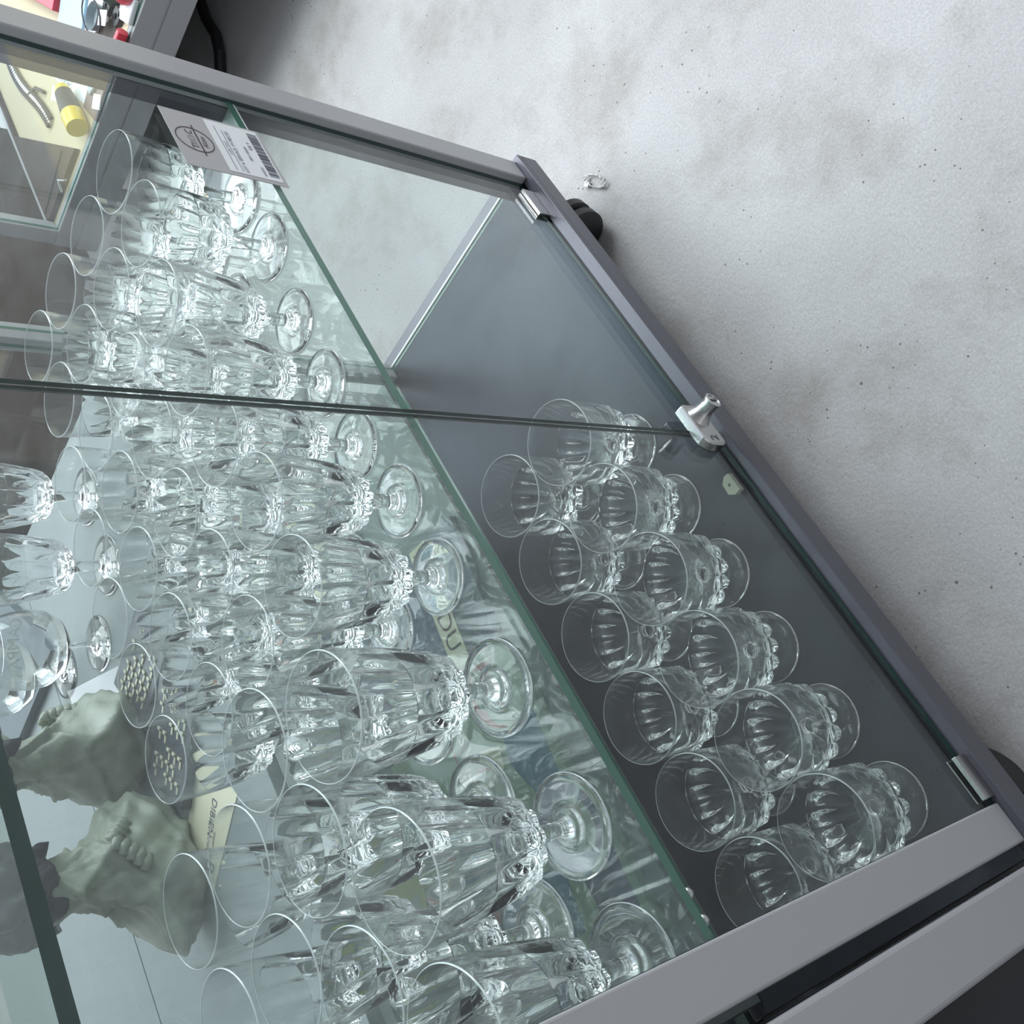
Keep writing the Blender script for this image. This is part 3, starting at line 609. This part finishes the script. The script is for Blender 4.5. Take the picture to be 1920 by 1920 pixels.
# figurines: draped pale stone body with a dark bronze upper
M_stone = pbr('celadon_stone', (0.27, 0.295, 0.235), 0.42, bump=0.3, scale=90, var=0.14, spec=0.5)
M_bronze = pbr('dark_bronze', (0.018, 0.018, 0.028), 0.35, 0.0, bump=0.3, scale=50, var=0.3, spec=0.25)
def figurine(at, label, rz, seed, H=0.17):
    t = thing('draped_figurine', label, 'figurine', at, 'draped stone figurines behind the glass', rz)
    rnd = random.Random(seed); n, nr = 72, 46
    prof = [(0.0, 0.060), (0.01, 0.069), (0.03, 0.072), (0.050, 0.066), (0.072, 0.052), (0.092, 0.041), (0.112, 0.034), (0.135, 0.032), (0.155, 0.036)]
    def pr(z):
        for (a, ra), (b, rb) in zip(prof, prof[1:]):
            if z <= b: k = (z - a) / (b - a); k = k * k * (3 - 2 * k); return ra + (rb - ra) * k
        return prof[-1][1]
    v = []
    for i in range(nr):
        z = 0.155 * i / (nr - 1)
        for k in range(n):
            th = 2 * PI * k / n
            sw = math.sin(th * 2 + z * 40 + seed) * 0.006 + math.sin(th * 5 - z * 60 + seed) * 0.0035 * (1 - z / 0.2)
            fold = 0.0075 * max(0, math.sin(th * 4 + z * 75 + seed)) ** 7 + 0.0065 * max(0, math.sin(th * 3 - z * 95 + 1.7 * seed)) ** 9 - 0.006 * max(0, math.sin(th * 5 + z * 55 + seed)) ** 5
            nz = noise.noise(Vector((math.cos(th) * 2.2, math.sin(th) * 2.2, z * 28 + seed))) * 0.006 + noise.noise(Vector((math.cos(th) * 6, math.sin(th) * 6, z * 90 + seed))) * 0.0025
            lobe = 0.030 * math.exp(-((z - 0.045) / 0.022) ** 2) * max(0, math.cos(th - PI * 0.95)) ** 6 + 0.020 * math.exp(-((z - 0.075) / 0.02) ** 2) * max(0, math.cos(th + 0.5)) ** 6
            r = pr(z) + sw + fold + nz + lobe
            v.append((r * math.cos(th) * 1.05, r * math.sin(th) * 0.82, z))
    f = [(i * n + k, i * n + (k + 1) % n, (i + 1) * n + (k + 1) % n, (i + 1) * n + k) for i in range(nr - 1) for k in range(n)]
    f += [list(range(n))[::-1], [(nr - 1) * n + k for k in range(n)]]
    m = MB(); m.add(v, f); body = build('robe', m, M_stone, t, smooth=True)
    m = MB()                                            # clasped hands: five fingers each side
    for s_ in (-1, 1):
        for q in range(5):
            a = -PI / 2 + s_ * (0.18 + 0.13 * q); rr_ = 0.052
            zz = 0.088 - 0.006 * q
            m.tube([(rr_ * math.cos(a) * 1.05, rr_ * math.sin(a) * 0.95, zz), (rr_ * 1.10 * math.cos(a - s_ * 0.12), rr_ * 1.06 * math.sin(a - s_ * 0.12), zz - 0.002), (rr_ * 1.05 * math.cos(a - s_ * 0.24), rr_ * 1.0 * math.sin(a - s_ * 0.24), zz - 0.008)], [0.0052, 0.0055, 0.0035], 8)
    build('hands', m, M_stone, t, smooth=True)
    v = []; nr2 = 26
    for i in range(nr2):
        q = i / (nr2 - 1); z = 0.146 + 0.085 * q
        r0_ = (0.040 + 0.012 * math.sin(q * PI)) * math.sqrt(max(0.02, 1 - q ** 4))
        for k in range(n):
            th = 2 * PI * k / n; r = r0_ + 0.006 * math.sin(th * 7 + q * 9 + seed) + 0.008 * noise.noise(Vector((math.cos(th) * 3, math.sin(th) * 3, q * 5 + seed)))
            v.append((r * math.cos(th) * 1.08, r * math.sin(th) * 0.9, z + (0.008 * math.sin(th * 4 + seed) if i == 0 else 0)))
    f = [(i * n + k, i * n + (k + 1) % n, (i + 1) * n + (k + 1) % n, (i + 1) * n + k) for i in range(nr2 - 1) for k in range(n)] + [list(range(n))[::-1], [(nr2 - 1) * n + k for k in range(n)]]
    m = MB(); m.add(v, f); build('cape', m, M_bronze, t, smooth=True)
    return t
figurine((0.437, 1.110, RT), 'draped stone figurine with dark bronze cape, nearer the wide grey post', 0.3, 1.3)
figurine((0.600, 1.140, RT), 'draped stone figurine, the further of the two, nearer the stemmed glasses', 1.5, 4.1)
# cards and lattice boxes
def flat_item(name, label, cat, pts, h, mt, extra=None):
    cx_ = sum(p[0] for p in pts) / len(pts); cy_ = sum(p[1] for p in pts) / len(pts)
    m = MB(); m.prism([(p[0] - cx_, p[1] - cy_) for p in pts], 0, h)
    o = build(name, m, mt, bevel=0.0005); place(o, (cx_, cy_, RT)); tag(o, label, cat)
    return o
inv = flat_item('printed_leaflet', 'cream leaflet with a crest and small print, beside the nearer figurine', 'leaflet', [(0.372, 1.062), (0.440, 1.090), (0.500, 0.990), (0.425, 0.950)], 0.001, M_cream)
join_into(inv, [flat_text('DIBIEN', 0.012, M_inkb, 'p', None, (0.012, -0.022, 0.0012), (0, 0, 2.15)), flat_text('B', 0.022, M_inkb, 'p', None, (-0.022, 0.022, 0.0012), (0, 0, 2.15)), flat_text('COTE DU RHONE', 0.005, M_ink, 'p', None, (0.0, -0.006, 0.0012), (0, 0, 2.15)), flat_text('GARANTIE 1865', 0.004, M_ink, 'p', None, (-0.012, -0.004, 0.0012), (0, 0, 2.15))])
M_keyb = pbr('dark_lattice_cover', (0.05, 0.06, 0.075), 0.4)
def lattice(label, at, rz, sx=0.085, sy=0.13):
    t = thing('patterned_box', label, 'box', at, rz=rz)
    m = MB(); m.box(-sx / 2, sx / 2, -sy / 2, sy / 2, 0, 0.012); build('lid', m, M_keyb, t, bevel=0.002)
    m = MB(); rq = random.Random(int(at[0] * 1000))
    for i in range(7):
        for j in range(5):
            if rq.random() < 0.68:
                x = -sx / 2 + 0.012 + j * 0.013; y = -sy / 2 + 0.014 + i * 0.015
                m.box(x, x + 0.009, y, y + 0.0035, 0.0122, 0.0136); m.box(x, x + 0.003, y, y + 0.012, 0.0122, 0.0136)
    build('lattice_pattern', m, M_cream, t)
lattice('dark box with a pale lattice pattern, nearer the cream leaflet', (0.535, 1.020, RT), 0.62)
lattice('dark box with a pale lattice pattern, the further one under the goblet rims', (0.640, 1.035, RT), 0.30, 0.09, 0.11)
flat_item('white_card', 'bright white card lying behind the further figurine', 'card', [(0.75, 1.245), (0.66, 1.03), (0.625, 1.06), (0.67, 1.25)], 0.001, M_paper)
flat_item('folded_cloth', 'grey green folded cloth on the display unit, past the stemmed glasses', 'cloth', [(1.0, 1.35), (0.80, 1.22), (0.78, 1.45), (0.95, 1.55)], 0.012, M_slate)
# glasses on the rear unit
GR = 'cut crystal wine glasses on the rear display unit'
put(g_tall, (0.905, 1.030, RT), 'cut crystal glass on the rear unit, the one further from the figurines', 'glass', GR)
put(g_tall, (0.800, 1.040, RT), 'cut crystal glass on the rear unit, the one nearer the figurines', 'glass', GR)
M_frost = pbr('frosted_print', (0.62, 0.66, 0.62), 0.6)
def balloon():
    root = bpy.data.objects.new('balloon_glass', None); C.objects.link(root)
    m = MB(); out_ = [(0.005, 0.040), (0.020, 0.043), (0.036, 0.052), (0.046, 0.068), (0.049, 0.085), (0.047, 0.105), (0.041, 0.128), (0.040, 0.129), (0.0395, 0.128), (0.0455, 0.105), (0.0475, 0.085), (0.0445, 0.069), (0.034, 0.0545), (0.018, 0.046), (0.001, 0.045)]
    m.lathe(out_, n=56); m.m = [1 if 56 * 3 <= q < 56 * 12 else 0 for q in range(len(m.f))]; build('bowl', m, [M_crys, M_thin], root, smooth=True, fix=False)
    m = MB(); m.lathe([(0.0042, 0.010), (0.0036, 0.02), (0.0038, 0.034), (0.005, 0.040)], n=20); build('stem', m, M_crys, root, smooth=True, fix=False)
    m = MB(); m.lathe([(0.0001, 0.0006)] + foot_prof(0.036, 0.0042, 0.010), n=44); build('foot', m, M_crys, root, smooth=True, fix=False)
    tx = flat_text('CAMPARI', 0.017, M_frost, 'lettering', root, (0, 0, 0), extrude=0.0)
    ws = [v.co.x for v in tx.data.vertices]; x0, x1 = min(ws), max(ws); R_ = 0.0497 * S
    for v in tx.data.vertices:
        a = (v.co.x - (x0 + x1) / 2) / R_; h = v.co.y
        rr_ = R_ - 0.0 * h
        v.co = Vector((rr_ * math.sin(a), -rr_ * math.cos(a), S * 0.080 + h))
    return root
bg_ = balloon()
put(bg_, (0.742, 1.125, RT), 'rounded stemmed glass lettered CAMPARI, nearer the white card', 'glass', 'lettered balloon glasses', rz=PI * 0.80)
put(bg_, (0.775, 1.235, RT), 'rounded stemmed glass lettered CAMPARI, the further one at the edge', 'glass', 'lettered balloon glasses', rz=PI * 0.85)

# ------------------------------------------------------------------ neighbouring cabinet on the left
ln = thing('display_cabinet', 'dark interior cabinet standing right beside the wide grey post', 'display cabinet', (-0.5, 0.468, FL))
OL = (0.5, -0.468, -FL)
m = MB(); m.box(-0.053, -0.0035, 0.4768, 0.497, -1.0, TOP); build('post', m, M_alu, ln, OL, bevel=0.004)
m = MB(); m.box(-0.95, -0.003, 0.468, 0.86, -1.036, -1.0); build('base', m, M_base, ln, OL, bevel=0.001)
m = MB(); m.box(-0.945, -0.054, 0.488, 0.494, -1.0, TOP); build('door', m, pbr('smoked_panel', (0.010, 0.012, 0.014), 0.25, spec=0.3), ln, OL)
m = MB(); m.box(-0.012, -0.006, 0.498, 0.858, -1.0, TOP); build('side_panel', m, M_black, ln, OL)
for x in (-0.88, -0.07):
    for y in (0.51, 0.81):
        m = MB(); m.cyl((x, y, FL), (x, y, -1.036), 0.025); build('castor', m, M_black, ln, OL)
# dark cupboard beyond the rear unit, to the right
box_thing('dark_cupboard', 'dark brown cupboard seen between the rear post and the display case', 'cupboard', (2.1, 1.85, FL), 1.2, 0.5, 1.0, 0, M_brown, 0.004)
for o in bpy.data.objects:
    if '_org' in o: del o['_org']
